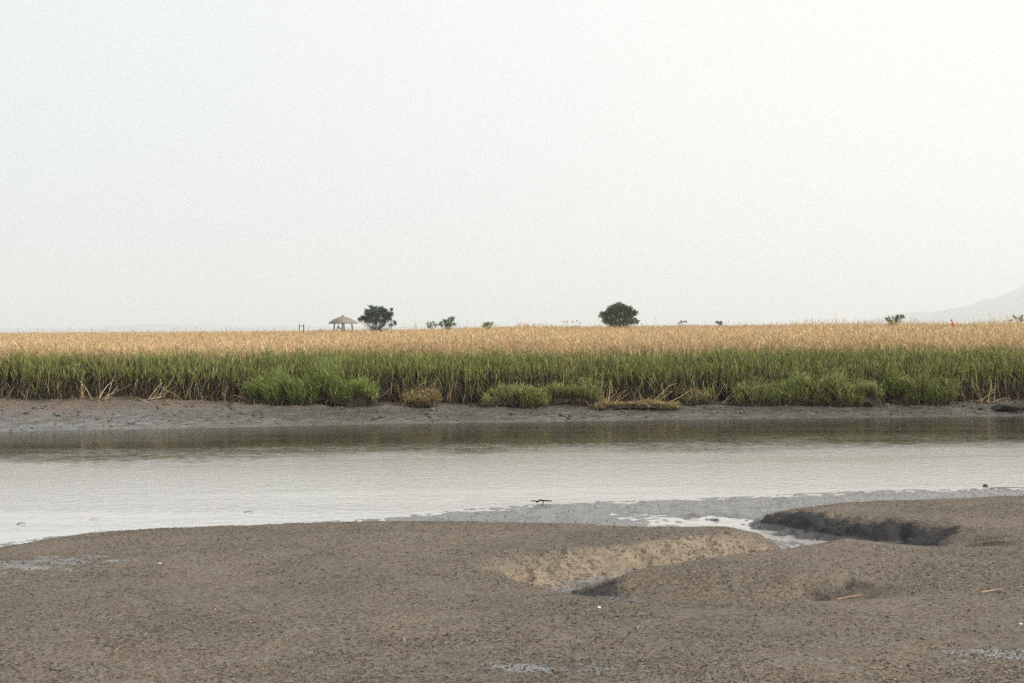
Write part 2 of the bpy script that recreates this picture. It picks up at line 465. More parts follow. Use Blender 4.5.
# ------------------------------------------------------------------ water
def water_material():
    m, t, out = nt('river_water')
    geo = N(t, 'ShaderNodeNewGeometry'); pos = geo.outputs['Position']
    sep = N(t, 'ShaderNodeSeparateXYZ'); L(t, pos, sep.inputs[0])
    st = N(t, 'ShaderNodeMapping'); st.inputs['Scale'].default_value = (.9, 1.1, 1); st.inputs['Rotation'].default_value = (0, 0, .5); L(t, pos, st.inputs[0])
    a = noise(t, st.outputs[0], 2.6, 4, .65, .8); b = noise(t, st.outputs[0], 7.5, 3, .6)
    big = noise(t, st.outputs[0], .12, 3)
    h = math_(t, 'ADD', math_(t, 'MULTIPLY', a, .75), math_(t, 'MULTIPLY', b, .3))
    # the lee of the far bank lies calm: distance from the bank line (Y = 57.6 + 0.14 X)
    off = math_(t, 'SUBTRACT', math_(t, 'ADD', math_(t, 'MULTIPLY', sep.outputs['X'], .13), 57.0), sep.outputs['Y'])
    off = math_(t, 'ADD', off, math_(t, 'MULTIPLY', math_(t, 'SUBTRACT', big, .5), 10.0))
    off = math_(t, 'ADD', off, math_(t, 'MULTIPLY', math_(t, 'SUBTRACT', a, .5), 9.0))
    calm = ramp(t, off, 9.5, 15.0)
    bp = N(t, 'ShaderNodeBump'); bp.inputs['Distance'].default_value = .12
    m2 = N(t, 'ShaderNodeMapping'); m2.inputs['Scale'].default_value = (.06, .5, 1); m2.inputs['Rotation'].default_value = (0, 0, .12); L(t, pos, m2.inputs[0])
    gust = ramp(t, noise(t, m2.outputs[0], 1.0, 4, .6, .5), .35, .65, .45, 1.5)
    L(t, h, bp.inputs['Height']); L(t, math_(t, 'MULTIPLY', ramp(t, calm, 0, 1, .09, .13), gust), bp.inputs['Strength'])
    p = N(t, 'ShaderNodeBsdfPrincipled')
    L(t, mixc(t, calm, (.052, .052, .032), (.42, .418, .405)), p.inputs['Base Color']); p.inputs['IOR'].default_value = 1.65     # dark reed reflection painted into the lee, pale sky sheen into the silty rest
    L(t, ramp(t, calm, 0, 1, .07, .1), p.inputs['Roughness']); p.inputs['Specular IOR Level'].default_value = .5
    L(t, bp.outputs[0], p.inputs['Normal']); L(t, p.outputs[0], out.inputs[0])
    return m


WATER = water_material()
rv = grid('river_water', graded(-380, -40, 40, 380, 8, 1.4), np.arange(11.0, 75.1, 4.0), lambda X, Y: X * 0.0, WATER); tag(rv, kind='structure')
by = grid('bay_water', np.linspace(-5800, 5800, 30), np.linspace(465, 12900, 30), lambda X, Y: X * 0.0, WATER); tag(by, kind='structure')


# ------------------------------------------------------------------ hills far off
def ridge(name, Yc, prof, depth, mat, sd):
    px = np.array([p[0] for p in prof], float); pz = np.array([at(p[0], p[1], Yc)[2] for p in prof])
    pX = np.array([at(p[0], 322, Yc)[0] for p in prof])
    xs = np.linspace(pX[0], pX[-1], 240); ys = np.linspace(Yc - depth, Yc + depth, 26)
    def hf(X, Y):
        top = np.interp(X, pX, pz); t = (Y - Yc) / depth
        return np.maximum(-5, top * (1 - t * t) * (1 + .25 * fbm(X / 260, Y / 260, sd, 4) * 1.0) + (14 * fbm(X / 40, Y / 60, sd + 3, 3) + 34 * fbm(X / 170, Y / 300, sd + 7, 3)) * (top > 20) - 2)
    o = grid(name, xs, ys, hf, mat, True); tag(o, kind='structure')


HILL = plain('wooded_hill', (.055, .085, .06), .95, nscale=.01, var=.3)
ridge('hills', 10500, [(930, 323), (940, 318.5), (955, 312), (965, 308), (972, 306.5), (982, 304), (992, 302), (1000, 299.5), (1010, 296), (1024, 291.5), (1050, 281), (1090, 262), (1150, 250), (1250, 262), (1400, 300), (1500, 323)], 1500, HILL, 201)
ridge('hills', 11500, [(870, 324), (890, 318), (903, 313), (914, 313), (923, 311), (931, 314), (940, 318), (970, 322)], 900, HILL, 211)
ridge('hills', 11500, [(60, 328), (100, 326.2), (150, 324.6), (200, 325), (250, 325.5), (300, 325), (350, 327)], 700, HILL, 221)


# ------------------------------------------------------------------ reeds
G_LEAF = [(.18, .215, .05), (.14, .17, .042), (.22, .245, .068), (.105, .13, .037), (.26, .255, .095)]
G_STEM = [(.16, .17, .06), (.22, .19, .08), (.30, .22, .11)]
DRYC = [(.54, .395, .215), (.48, .345, .18), (.60, .465, .275), (.42, .295, .16)]
PLUME = [(.56, .41, .225), (.50, .36, .195), (.62, .475, .28), (.45, .315, .17)]


def unit(v): return v / (np.linalg.norm(v, axis=1)[:, None] + 1e-9)


def reeds_green():
    s = Soup(); n = 21000
    X = rng.uniform(-27, 30, n); dep = rng.uniform(0, 1, n) ** 1.3 * 3.4
    Y = Yf(X) + dep; keep = fbm(X * .7, Y * .7, 301, 3) + rng.uniform(-.25, .5, n) > -.14
    X, Y, dep = X[keep], Y[keep], dep[keep]; n = len(X)
    z0 = bank_h(X, Y)
    H = (2.72 + .3 * fbm(X * .25, Y * .25, 311, 3) + .5 * fbm(X * 1.3, Y * 1.0, 315, 3) - z0) * rng.uniform(.78, 1.04, n)
    H *= (.72 + .28 * sm(0, .8, dep)) * np.where(rng.uniform(0, 1, n) > .9, rng.uniform(1.0, 1.18, n), 1)
    lean = rng.normal(0, .07, (n, 3)); lean[:, 1] -= .1 * sm(.9, 0, dep); D = unit(np.array([0, 0, 1.0]) + lean)
    P = np.stack([X, Y, z0 - .05], 1); az = rng.uniform(0, TAU, n)
    B = rng.normal(0, .05, (n, 3)); B[:, 2] = -.03
    sc = tint(G_STEM, n)
    s.strips(P, D, H, rng.uniform(.010, .018, n), B, az, [1, .8, .4], tint(FOOT_SHADE, n), sc * .6)
    for k in range(9):
        t = rng.uniform(.22, 1.0, n) if k > 2 else rng.uniform(.72, 1.0, n)
        base = P + D * (H * t)[:, None] + B * (H * t * t)[:, None]
        a = rng.uniform(0, TAU, n); out = rng.uniform(.05, .34, n)
        d = unit(np.stack([np.cos(a) * out, np.sin(a) * out, np.ones(n) * rng.uniform(.6, 1.1, n)], 1))
        ln = rng.uniform(.3, .7, n) * (1.15 - .5 * t)
        bd = np.stack([np.cos(a) * .12, np.sin(a) * .12, -rng.uniform(.0, .35, n)], 1)
        dead = rng.uniform(0, 1, n) > .97 * sm(.48, .86, t) + .02
        c = np.where(dead[:, None], np.where((t < rng.uniform(.5, .95, n))[:, None], tint(FOOT_SHADE, n), tint(DRYC, n) * .45), tint(G_LEAF, n))
        s.strips(base, d, ln, rng.uniform(.014, .026, n), bd, a + math.pi / 2 + rng.normal(0, .6, n), [.6, 1, .12], c, c * 1.15)
    f = np.repeat(np.where(dep < .6)[0], 2); m = len(f); t = rng.uniform(.25, .75, m); a = rng.normal(-math.pi / 2, .7, m); o_ = rng.uniform(.4, 1.2, m)
    d = unit(np.stack([np.cos(a) * o_, np.sin(a) * o_, rng.uniform(.3, 1.0, m)], 1)); g_ = rng.uniform(0, 1, m) < sm(.5, .75, t) * .6
    c = np.where(g_[:, None], tint(G_LEAF, m), np.where(rng.uniform(0, 1, (m, 1)) < .85, tint(FOOT_SHADE, m) * .8, tint(DRYC, m) * .5))
    s.strips(P[f] + D[f] * (H[f] * t)[:, None] + B[f] * (H[f] * t * t)[:, None], d, rng.uniform(.45, .95, m), rng.uniform(.014, .026, m), np.stack([np.cos(a) * .1, np.sin(a) * .1, -rng.uniform(.7, 1.5, m)], 1), a + 1.57 + rng.normal(0, .4, m), [.6, 1, .8, .12], c, c * 1.1)
    # last year's straw among the green
    m = 7000; X = rng.uniform(-27, 30, m); Y = Yf(X) + rng.uniform(-.1, 3.2, m); z0 = bank_h(X, Y)
    lean = rng.normal(0, .22, (m, 3)); lean[:, 2] = 0; D = unit(np.array([0, 0, 1.0]) + lean)
    c = tint(DRYC, m)
    s.strips(np.stack([X, Y, z0], 1), D, rng.uniform(.5, 2.0, m), rng.uniform(.012, .022, m), rng.normal(0, .08, (m, 3)), rng.uniform(0, TAU, m), [1, .8, .4], tint(FOOT_SHADE, m), c * .85)
    # dark leaf litter added low between the stems to deepen the shade
    m = 75000; X = rng.uniform(-27, 30, m); Y = Yf(X) + .15 + 3.6 * rng.uniform(0, 1, m); z0 = bank_h(X, Y); a = rng.uniform(0, TAU, m)
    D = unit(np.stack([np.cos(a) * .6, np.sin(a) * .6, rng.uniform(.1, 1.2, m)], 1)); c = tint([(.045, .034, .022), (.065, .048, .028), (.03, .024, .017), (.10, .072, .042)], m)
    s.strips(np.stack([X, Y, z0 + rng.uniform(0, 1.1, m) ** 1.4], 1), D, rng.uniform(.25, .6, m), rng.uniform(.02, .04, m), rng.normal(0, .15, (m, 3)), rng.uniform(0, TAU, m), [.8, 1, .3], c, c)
    o = s.build('green_reeds', REED); tag(o, 'dense band of fresh green reeds along the top of the far mud bank', 'reeds', kind='stuff')


def plumes(s, T, D, n, wscale, ln):
    for k in range(3):
        a = rng.uniform(0, TAU, n); c = tint(PLUME, n, .09, .03)
        d = unit(D + np.stack([np.cos(a), np.sin(a), np.zeros(n)], 1) * .2)
        bd = np.stack([np.cos(a) * .25, np.sin(a) * .25, -rng.uniform(.1, .5, n)], 1)
        s.strips(T - D * (.12 * k), d, ln * rng.uniform(.7, 1.1, n), wscale * rng.uniform(.7, 1.2, n), bd, rng.uniform(0, TAU, n), [.25, 1, .1], c * .9, c * 1.15)


def field_top(X, Y):
    """height of last year's reeds over the ground"""
    h = 2.12 + .5 * fbm(X * .06, Y * .04, 401, 3) + .28 * fbm(X * .6, Y * .4, 411, 3)
    q = X * 300 / np.maximum(Y, 60)
    return h * (1 - .29 * sm(130, 250, Y) * sm(-2, -22, q) - .1 * sm(120, 300, Y)) - .2 * sm(-10, -60, q) + .05 * sm(20, 60, q)


def reeds_brown():
    s = Soup(); n = 85000                      # the near part, stalk by stalk
    Y = 61.5 + (84 - 61.5) * rng.uniform(0, 1, n); X = rng.uniform(-.45, .47, n) * Y
    keep = Y > Yf(X) + 1.3 + rng.exponential(.7, n); X, Y = X[keep], Y[keep]; n = len(X)
    z0 = np.where(Y < 68, bank_h(X, np.minimum(Y, 68)), marsh_h(X, Y)); H = field_top(X, Y) * rng.uniform(.8, 1.08, n)
    D = unit(np.array([0, 0, 1.0]) + rng.normal(0, .06, (n, 3))); P = np.stack([X, Y, z0], 1); B = rng.normal(0, .05, (n, 3))
    c = tint(DRYC, n, .1, .03)
    s.strips(P, D, H, rng.uniform(.014, .024, n), B, rng.uniform(0, TAU, n), [1, .9, .5], c * .7, c)
    plumes(s, P + (D + B) * (H * .97)[:, None], D, n, .026, rng.uniform(.2, .4, n))
    for k in range(2):
        t = rng.uniform(.55, .95, n); a = rng.uniform(0, TAU, n); c = tint(DRYC, n)
        d = unit(np.stack([np.cos(a) * .5, np.sin(a) * .5, np.ones(n)], 1))
        s.strips(P + D * (H * t)[:, None] + B * (H * t * t)[:, None], d, rng.uniform(.2, .45, n), rng.uniform(.016, .028, n), np.stack([np.cos(a) * .2, np.sin(a) * .2, -rng.uniform(.1, .7, n)], 1), a + 1.57, [.6, 1, .1], c, c)
    # farther out fewer, fuller tufts
    n = 210000; u = rng.uniform(0, 1, n); Y = 82 * (455 / 82.0) ** (u ** 1.1); X = rng.uniform(-.44, .46, n) * Y
    z0 = marsh_h(X, Y); k = Y / 82.0
    H = field_top(X, Y) * rng.uniform(.8, 1.1, n); tall = rng.uniform(0, 1, n) > np.where(X > .18 * Y, .93, .972); tall &= ~((np.abs(X - at(953.5, 324, 172)[0] * Y / 172) < 2.2) & (Y < 176)); H = H + tall * rng.uniform(.15, .7, n) * np.where(X > .2 * Y, 1.5, 1)
    gap = np.zeros(n, bool)
    for gx, gy in ((at(343, 324, 300)[0], 300), (at(300, 324, 250)[0], 250)):
        gap |= (np.abs(X - gx) < 4.2) & (Y > gy - 5) & (Y < gy + 5)
    gap |= np.hypot(X - at(953.5, 324, 172)[0], Y - 172) < 1.9
    X, Y, z0, k, H, tall = (q[~gap] for q in (X, Y, z0, k, H, tall)); n = len(X)
    D = unit(np.array([0, 0, 1.0]) + rng.normal(0, .07, (n, 3))); P = np.stack([X, Y, z0], 1); B = rng.normal(0, .04, (n, 3)); c = tint(DRYC, n, .1, .03)
    thin = np.where(tall, .6, 1.0)
    s.strips(P, D, H, .022 * k * rng.uniform(.7, 1.3, n) * thin, B, rng.normal(0, .6, n), [1.5, 1.2, .6], c * .8, c)
    plumes(s, P + (D + B) * (H * .95)[:, None], D, n, .036 * k ** .8 * thin, rng.uniform(.2, .36, n))
    o = s.build('dry_reeds', REED); tag(o, 'wide field of dry golden brown reeds with feathery heads behind the green band', 'reeds', kind='stuff')


reeds_green(); reeds_brown()


# ------------------------------------------------------------------ fallen straw at the foot of the reeds
def bank_point(px, py):
    lo, hi = 45.0, 75.0; d = ray(px, py)
    for _ in range(40):
        m = (lo + hi) / 2; p = CAM + d * (m / d[1])
        if p[2] > float(bank_h(np.array([p[0]]), np.array([m]))[0]): lo = m
        else: hi = m
    return CAM + d * (lo / d[1])


def straw_litter():
    s = Soup(); n = 3000
    X = rng.uniform(-27, 30, n); Y = Yf(X) + rng.normal(-.15, .55, n); keep = fbm(X * .5, Y * 0, 501, 3) + rng.uniform(-.2, .3, n) > -.02
    X, Y = X[keep], Y[keep]; n = len(X); z = bank_h(X, Y) + rng.uniform(0, .12, n)
    a = rng.uniform(0, TAU, n); el = np.abs(rng.normal(.12, .35, n))
    D = np.stack([np.cos(a) * np.cos(el), np.sin(a) * np.cos(el), np.sin(el)], 1); c = tint(DRYC, n) * .8
    s.strips(np.stack([X, Y, z], 1), D, rng.uniform(.25, 1.4, n), rng.uniform(.012, .024, n), np.stack([rng.normal(0, .1, n), rng.normal(0, .1, n), -np.sin(el) * .4], 1), a + 1.57 + rng.normal(0, .7, n), [.8, 1, .5], c, c)
    o = s.build('fallen_straw', STRAW); tag(o, 'scattered dead straw fallen along the foot of the green reeds', 'straw', kind='stuff')


straw_litter()


def bundle(px, py, n, length, mean_ang, spread, label, up=.5):
    p = bank_point(px, py); p[1] = min(p[1], float(Yf(np.array([p[0]]))[0]) - .3); p[2] = float(bank_h(p[:1], p[1:2])[0]) + .02; e = empty('fallen_reed_bundle', p)
    tag(e, label, 'dead reeds', 'bundles of dead reeds fallen down the bank')
    s = Soup()
    for i in range(max(4, int(n * .75))):
        a = mean_ang + random.gauss(0, spread); ln = length * random.uniform(.4, 1.2); el = random.uniform(.1, .9) * up
        dx = math.cos(a) * ln; dz = abs(math.sin(a)) * ln * .9 + .08; dy = random.uniform(-.2, .5) * ln * (1 - up)
        b = np.array([random.gauss(0, .26), random.gauss(-.1, .1), random.uniform(-.03, .05)])
        sag = random.uniform(-.12, .16) * ln
        pts = [b, b + np.array([dx * .35, dy * .3, dz * .35 + sag * .8]), b + np.array([dx * .7, dy * .7, dz * .7 + sag]), b + np.array([dx, dy, dz])]
        r = random.uniform(.009, .017); c = tint([(.52, .38, .23), (.42, .30, .17), (.58, .46, .31)], 1, .22)[0]
        s.tube(pts, [r, r * .9, r * .8, r * .5], c, 5)
    st = s.build('stalks', STRAW, e)
    s = Soup(); m = 14; c = tint(DRYC, m)
    s.strips(rng.normal(0, .16, (m, 3)) * np.array([1.5, .6, .12]) + np.array([0, -.1, .05]), unit(np.stack([rng.normal(0, 1, m), rng.normal(0, .4, m), np.abs(rng.normal(.1, .2, m))], 1)), rng.uniform(.2, .45, m), np.full(m, .025), rng.normal(0, .12, (m, 3)), rng.uniform(0, TAU, m), [.7, 1, .2], c, c)
    s.build('leaves', STRAW, e)


bundle(34, 388, 12, 1.5, 2.45, .22, 'broad fan of pale dead reeds tipping leftward, the one nearest the left edge')
bundle(92, 397, 7, .7, 2.6, .5, 'low pale heap of dead reeds lying on the mud, second from the left edge')
bundle(130, 390, 10, 1.3, .7, .3, 'long dead reeds slanting up to the right, left of the crossed pale bundle')
bundle(165, 394, 14, 1.1, .85, .35, 'crossed bundle of bright pale dead reeds leaning right below the left reeds')
bundle(252, 400, 16, .75, 2.9, .4, 'flat heap of reddish dead reeds at the left foot of the long bright green clump')
bundle(352, 396, 9, 1.3, .6, .3, 'dead reeds sloping up rightward against the right end of the long bright green clump')
bundle(413, 398, 8, 1.3, .4, .3, 'long thin dead reeds rising right behind the small straw tuft on the mud')
bundle(521, 388, 10, .8, 1.9, .5, 'pale splayed dead reeds standing behind the low olive grass clump')
bundle(566, 384, 8, 1.2, 1.95, .25, 'tall upright dead reeds poking up behind the rounded green clump')
bundle(607, 392, 14, 1.0, .95, .55, 'wide splayed dead reeds drooping over the bank right of the rounded green clump')
bundle(648, 393, 9, 1.1, .5, .3, 'thin dead reeds sloping up to the right above the bare mud ledge')
bundle(712, 392, 9, 1.2, .45, .35, 'reddish dead reeds arching right beside the sparse tuft')
bundle(938, 403, 16, .6, 2.9, .6, 'short reddish dead reeds spilling from a dark root lump on the right mud')
bundle(985, 402, 10, 1.1, .8, .5, 'crossed dead reeds sticking up above the dark mud ledge at the right edge')


# ------------------------------------------------------------------ grass clumps on the far mud
def clump(px0, px1, ytop, ybase, label, cat='grass clump', green=1.0, skew=0.0, dens=1.0, depth=1.1, rootf=.4, leafc=None, name='grass_clump'):
    p = bank_point((px0 + px1) / 2, ybase); p[1] = min(p[1], float(Yf(p[:1])[0]) - depth * .55); p[2] = float(bank_h(p[:1], p[1:2])[0]); Y = p[1]
    w = (px1 - px0) / F_PX * Y; H = max(.18, at((px0 + px1) / 2, ytop, Y + depth * .3)[2] - p[2])
    e = empty(name, (p[0], Y + depth * .42, p[2])); tag(e, label, cat, 'grass clumps standing on the far mud bank')
    # dark lump of roots and mud
    xs = np.linspace(-1, 1, 44); ys = np.linspace(-1, 1, 22); Xg, Yg = np.meshgrid(xs, ys)
    sd = int(px0)
    rr = np.clip(1 - np.abs(Xg) ** 4 - np.abs(Yg) ** 4 * .9, 0, 1) ** .38
    hz = H * rootf * rr * (1 - skew * Xg * .5) * (1 + .9 * fbm(Xg * w * 1.3, Yg * 1.5, sd, 4))
    Vx = Xg * w * .5 * (1 + .12 * fbm(Xg * 3, Yg * 3, sd + 3)); Vy = Yg * depth * .5 * (1 + .35 * fbm(Xg * w * 1.5, Yg * 2, sd + 5))
    ground = bank_h(Vx + p[0], Vy + Y + depth * .42) - p[2]
    V = np.stack([Vx, Vy, np.where(rr > 0, np.maximum(ground - .05, 0) * .5 + hz, ground - .12)], -1).reshape(-1, 3)
    i = (np.arange(21)[:, None] * 44 + np.arange(43)[None]).ravel()
    link('root_lump', quad_mesh('root_lump', V, np.stack([i, i + 1, i + 45, i + 44], 1), None, True), ROOT, e)
    s = Soup(); n = int(1500 * w * depth * dens)
    u = rng.uniform(-1, 1, n); v = rng.uniform(-1, 1, n); v = np.maximum(v, -.8 + .12 * rng.normal(0, 1, n)); ok = ((np.abs(u) ** 4 + np.abs(v) ** 4) < rng.uniform(.75, 1.0, n)) & (fbm(u * w * 1.6, v * depth * 1.6, sd + 21, 3) + rng.uniform(-.16, .2, n) > -.05); u, v = u[ok], v[ok]; n = len(u)
    X = u * w * .5; Yv = v * depth * .5; hl = H * (1 - skew * u * .5) * (1 - .5 * np.abs(u) ** 5) * (1 + 1.5 * fbm(X * 1.5, Yv * 1.5, sd + 9, 3)) * np.where(v < -.5, .8, 1)
    z0 = hl * rootf * rng.uniform(.55, 1.0, n); fr = (rng.uniform(0, 1, n) < .3) & (fbm(X * 1.8, X * 0 + 2.2, sd + 31, 3) > -.05); Yv = np.where(fr, -depth * rng.uniform(.4, .52, n), Yv); z0 = np.where(fr, z0 * rng.uniform(.02, .5, n), z0); hl = np.where(fr, hl * rng.uniform(.5, .95, n), hl)
    ln = np.maximum(.12, hl - z0) * rng.uniform(.5, 1.08, n) * np.where(rng.uniform(0, 1, n) > .93, 1.35, 1)
    lean = rng.normal(0, .16, (n, 3)); lean[:, 0] += u ** 3 * .45; lean[:, 1] += v * .35; D = unit(np.array([0, 0, 1.0]) + lean)
    c1 = tint(leafc or G_LEAF, n); dead = rng.uniform(0, 1, n) > green; c1 = np.where(dead[:, None], tint(DRYC, n) * .7, c1)
    P = np.stack([X, Yv, z0], 1); B = rng.normal(0, .16, (n, 3)); B[:, 2] = -rng.uniform(0, .3, n); B[:, 0] += u ** 3 * .2; B[:, 1] += v * .15; az = rng.uniform(0, TAU, n)
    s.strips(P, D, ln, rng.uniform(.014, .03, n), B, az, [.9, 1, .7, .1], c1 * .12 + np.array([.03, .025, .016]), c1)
    for k in range(2):
        t = rng.uniform(.35, .85, n); a = rng.uniform(0, TAU, n)
        d = unit(np.stack([np.cos(a) * .6, np.sin(a) * .6, np.ones(n)], 1))
        s.strips(P + D * (ln * t)[:, None] + B * (ln * t * t)[:, None], d, rng.uniform(.12, .3, n) * min(1.2, H + .35), rng.uniform(.016, .028, n), np.stack([np.cos(a) * .2, np.sin(a) * .2, -rng.uniform(.1, .6, n)], 1), a + 1.57, [.6, 1, .1], c1, c1 * 1.1)
    s.build('grass_blades', GRASS, e)
    # dead stems hanging round its foot
    s = Soup(); m = int(90 * w) + 24; u = rng.uniform(-1, 1, m); c = tint(FOOT_SHADE + FOOT_SHADE + [(.26, .18, .10)], m)
    s.strips(np.stack([u * w * .5, np.full(m, -depth * .42) + rng.normal(0, .08, m), H * rootf * rng.uniform(.3, 1.1, m)], 1), unit(np.stack([rng.normal(0, .5, m), rng.normal(-.25, .2, m), rng.normal(-.3, .7, m)], 1)), rng.uniform(.15, .45, m) * min(1.3, H + .4), np.full(m, .016), np.stack([rng.normal(0, .1, m), np.zeros(m), -rng.uniform(.1, .5, m)], 1), rng.uniform(0, TAU, m), [1, .8, .4], c, c)
    s.build('dead_stems', STRAW, e)


BRIGHT = [(.25, .335, .085), (.19, .26, .068), (.31, .375, .115)]
OLIVE = [(.28, .30, .105), (.22, .25, .08), (.34, .34, .135)]
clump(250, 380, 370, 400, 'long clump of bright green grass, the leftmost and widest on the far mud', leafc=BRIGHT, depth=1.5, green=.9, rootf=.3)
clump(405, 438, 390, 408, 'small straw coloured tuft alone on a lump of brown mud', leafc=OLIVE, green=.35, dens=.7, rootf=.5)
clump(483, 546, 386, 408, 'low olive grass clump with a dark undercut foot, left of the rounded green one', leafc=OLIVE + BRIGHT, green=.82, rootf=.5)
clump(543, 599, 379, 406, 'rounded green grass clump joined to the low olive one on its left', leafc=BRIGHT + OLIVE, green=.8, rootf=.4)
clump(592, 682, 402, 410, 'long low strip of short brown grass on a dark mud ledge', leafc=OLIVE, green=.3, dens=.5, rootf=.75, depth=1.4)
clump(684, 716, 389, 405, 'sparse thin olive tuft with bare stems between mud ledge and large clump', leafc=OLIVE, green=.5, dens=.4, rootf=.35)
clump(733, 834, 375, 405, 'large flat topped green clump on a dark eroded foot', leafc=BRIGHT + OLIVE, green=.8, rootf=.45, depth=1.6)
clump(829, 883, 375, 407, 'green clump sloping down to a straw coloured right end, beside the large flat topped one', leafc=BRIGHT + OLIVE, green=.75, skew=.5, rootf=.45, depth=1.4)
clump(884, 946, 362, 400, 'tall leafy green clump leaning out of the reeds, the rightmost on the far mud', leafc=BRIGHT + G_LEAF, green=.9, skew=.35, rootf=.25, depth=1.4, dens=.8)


def ledge(px0, px1, ytop, ybase, label):
    p = bank_point((px0 + px1) / 2, ybase); Y = p[1]; w = (px1 - px0) / F_PX * Y; H = (ybase - ytop) / F_PX * Y
    n = 40; k = 12; V = []; prof = [(-.06, -.12), (.05, .0), (.14, .25), (.02, .5), (-.12, .78), (-.16, .95), (-.05, 1.05), (.25, 1.1), (.6, 1.05), (1.0, .9), (1.4, .5), (1.6, -.1)]
    for i in range(n):
        u = i / (n - 1) * 2 - 1; q = (1 - abs(u) ** 6) ** .5
        for a, b in prof:
            V.append((u * w * .5, a * (.6 + .8 * vn(np.array([i * .35]), np.array([b * 3]), 71)[0]) + (1 - q) * .6 + .15 * math.sin(i * .5), b * H * q * (.85 + .3 * vn(np.array([i * .4]), np.array([a]), 77)[0]) - .03))
    V = np.array(V); Q = [[i * k + j, i * k + j + 1, (i + 1) * k + j + 1, (i + 1) * k + j] for i in range(n - 1) for j in range(k - 1)]
    o = link('mud_ledge', quad_mesh('mud_ledge', V, np.array(Q), None, True), ROOT); o.location = p
    tag(o, label, 'mud ledge')


ledge(996, 1075, 405, 412.5, 'dark undercut mud ledge at the water near the right edge of the far bank')


def stone(px, py, r, mat, label, cat, name, far=False, sq=.7, z=None):
    p = bank_point(px, py) if far else (atz(px, py, z) if z is not None else mud_point(px, py))
    bm = bmesh.new(); bmesh.ops.create_icosphere(bm, subdivisions=3, radius=r)
    for v in bm.verts:
        k = 1 + .5 * float(fbm(np.array([v.co.x / r * 1.3 + px]), np.array([v.co.y / r * 1.3 + v.co.z / r]), 5, 3)[0])
        v.co = Vector((v.co.x * k * 1.25, v.co.y * k, v.co.z * k * sq))
    me = bpy.data.meshes.new(name); bm.to_mesh(me); bm.free()
    for q in me.polygons: q.use_smooth = True
    o = link(name, me, mat); o.location = (p[0], p[1], p[2] + r * sq * .55); o.rotation_euler = (0, 0, px); tag(o, label, cat); return o


def mud_point(px, py):
    d = ray(px, py); lo, hi = 8.0, 45.0; a = 9.0
    Ys = np.arange(10, 44, .03); P = CAM[None] + d[None] * (Ys / d[1])[:, None]
    h = mud_h(P[:, 0], P[:, 1]); k = np.argmax(P[:, 2] < h); return P[k]


stone(981, 409.5, .09, ROOT, 'small black clod of mud on the far shore, left of the dark ledge', 'mud clod', 'mud_clod', True)


# ------------------------------------------------------------------ trees and bushes on the horizon
def tree(name, label, px, Y, blobs, leafc, leaf=.16, per=70, trunk_r=.13, cat='tree', base_z=None, group=None, splay=.5):
    """blobs: (px, py, radius px) of foliage masses seen against the sky, set round the trunk in depth"""
    b = at(px, 324, Y); z0 = float(marsh_h(np.array([b[0]]), np.array([Y]))[0])
    e = empty(name, (b[0], Y, z0)); tag(e, label, cat, group)
    s = Soup(); wsp = np.array([0, 0, 0.0]); C = []
    for q in blobs:
        p = at(q[0], q[1], Y) - np.array([b[0], Y, z0]); r = q[2] / F_PX * Y; C.append((p, r))
    spread = max(abs(c[0][0]) + c[1] for c in C); lo = min(c[0][2] for c in C); hi = max(c[0][2] for c in C)
    full = []
    for p, r in C:
        lim = math.sqrt(max(.05, 1 - (p[0] / (spread * 1.05)) ** 2)) * spread * .8
        full.append((p + np.array([0, random.uniform(-lim, lim) * .8, 0]), r))
    t = Soup(); fork = np.array([random.uniform(-.1, .1), 0, max(.3, lo * .72)])
    t.tube([np.array([0, 0, -.1]), fork * np.array([.4, 1, .5]), fork], [trunk_r * 1.25, trunk_r, trunk_r * .85], (.5, .5, .5), 8)
    for p, r in full:
        st = fork * random.uniform(.85, 1.0); m = st * .5 + p * .5 + np.array([random.gauss(0, .12), random.gauss(0, .12), -.08 * np.linalg.norm(p - st) * random.uniform(0, 2)])
        t.tube([st, m, p], [trunk_r * .45, trunk_r * .28, trunk_r * .12], (.5, .5, .5), 5)
    t.build('trunk', BARK, e, True)
    for p, r in full:
        n = max(16, int(per * 3.0 * (r / .5) ** 2)); v = unit(rng.normal(0, 1, (n, 3))) * (rng.uniform(.25, 1, n) ** .5)[:, None] * r * np.array([1, 1, .8])
        v *= (1 + .35 * rng.normal(0, 1, (n, 1)) * .6)
        c = tint(leafc, n, .25, .06); d = unit(v + rng.normal(0, .35 * r, (n, 3)) + np.array([0, 0, r * .5]))
        s.strips(p + v, d, rng.uniform(.6, 1.3, n) * leaf * 1.5, rng.uniform(.6, 1.2, n) * leaf, rng.normal(0, .2, (n, 3)), rng.uniform(0, TAU, n), [.45, 1, .3], c, c * 1.1)
    s.build('crown', NEEDLE, e)


PINE = [(.036, .064, .042), (.03, .052, .036), (.052, .08, .048)]
PINE2 = [(.065, .105, .048), (.05, .08, .04), (.11, .14, .055)]
BUSH = [(.10, .15, .065), (.13, .18, .08), (.08, .12, .055)]
PALE = [(.17, .19, .09), (.20, .20, .10), (.15, .18, .08)]


def dome_blobs(pts, sub, seed):
    random.seed(seed); out = []
    for x, y, r in pts:
        out.append((x, y, r))
        for k in range(sub):
            a = random.uniform(0, TAU); out.append((x + math.cos(a) * r * .95, y + math.sin(a) * r * .8, r * random.uniform(.35, .6)))
    return out


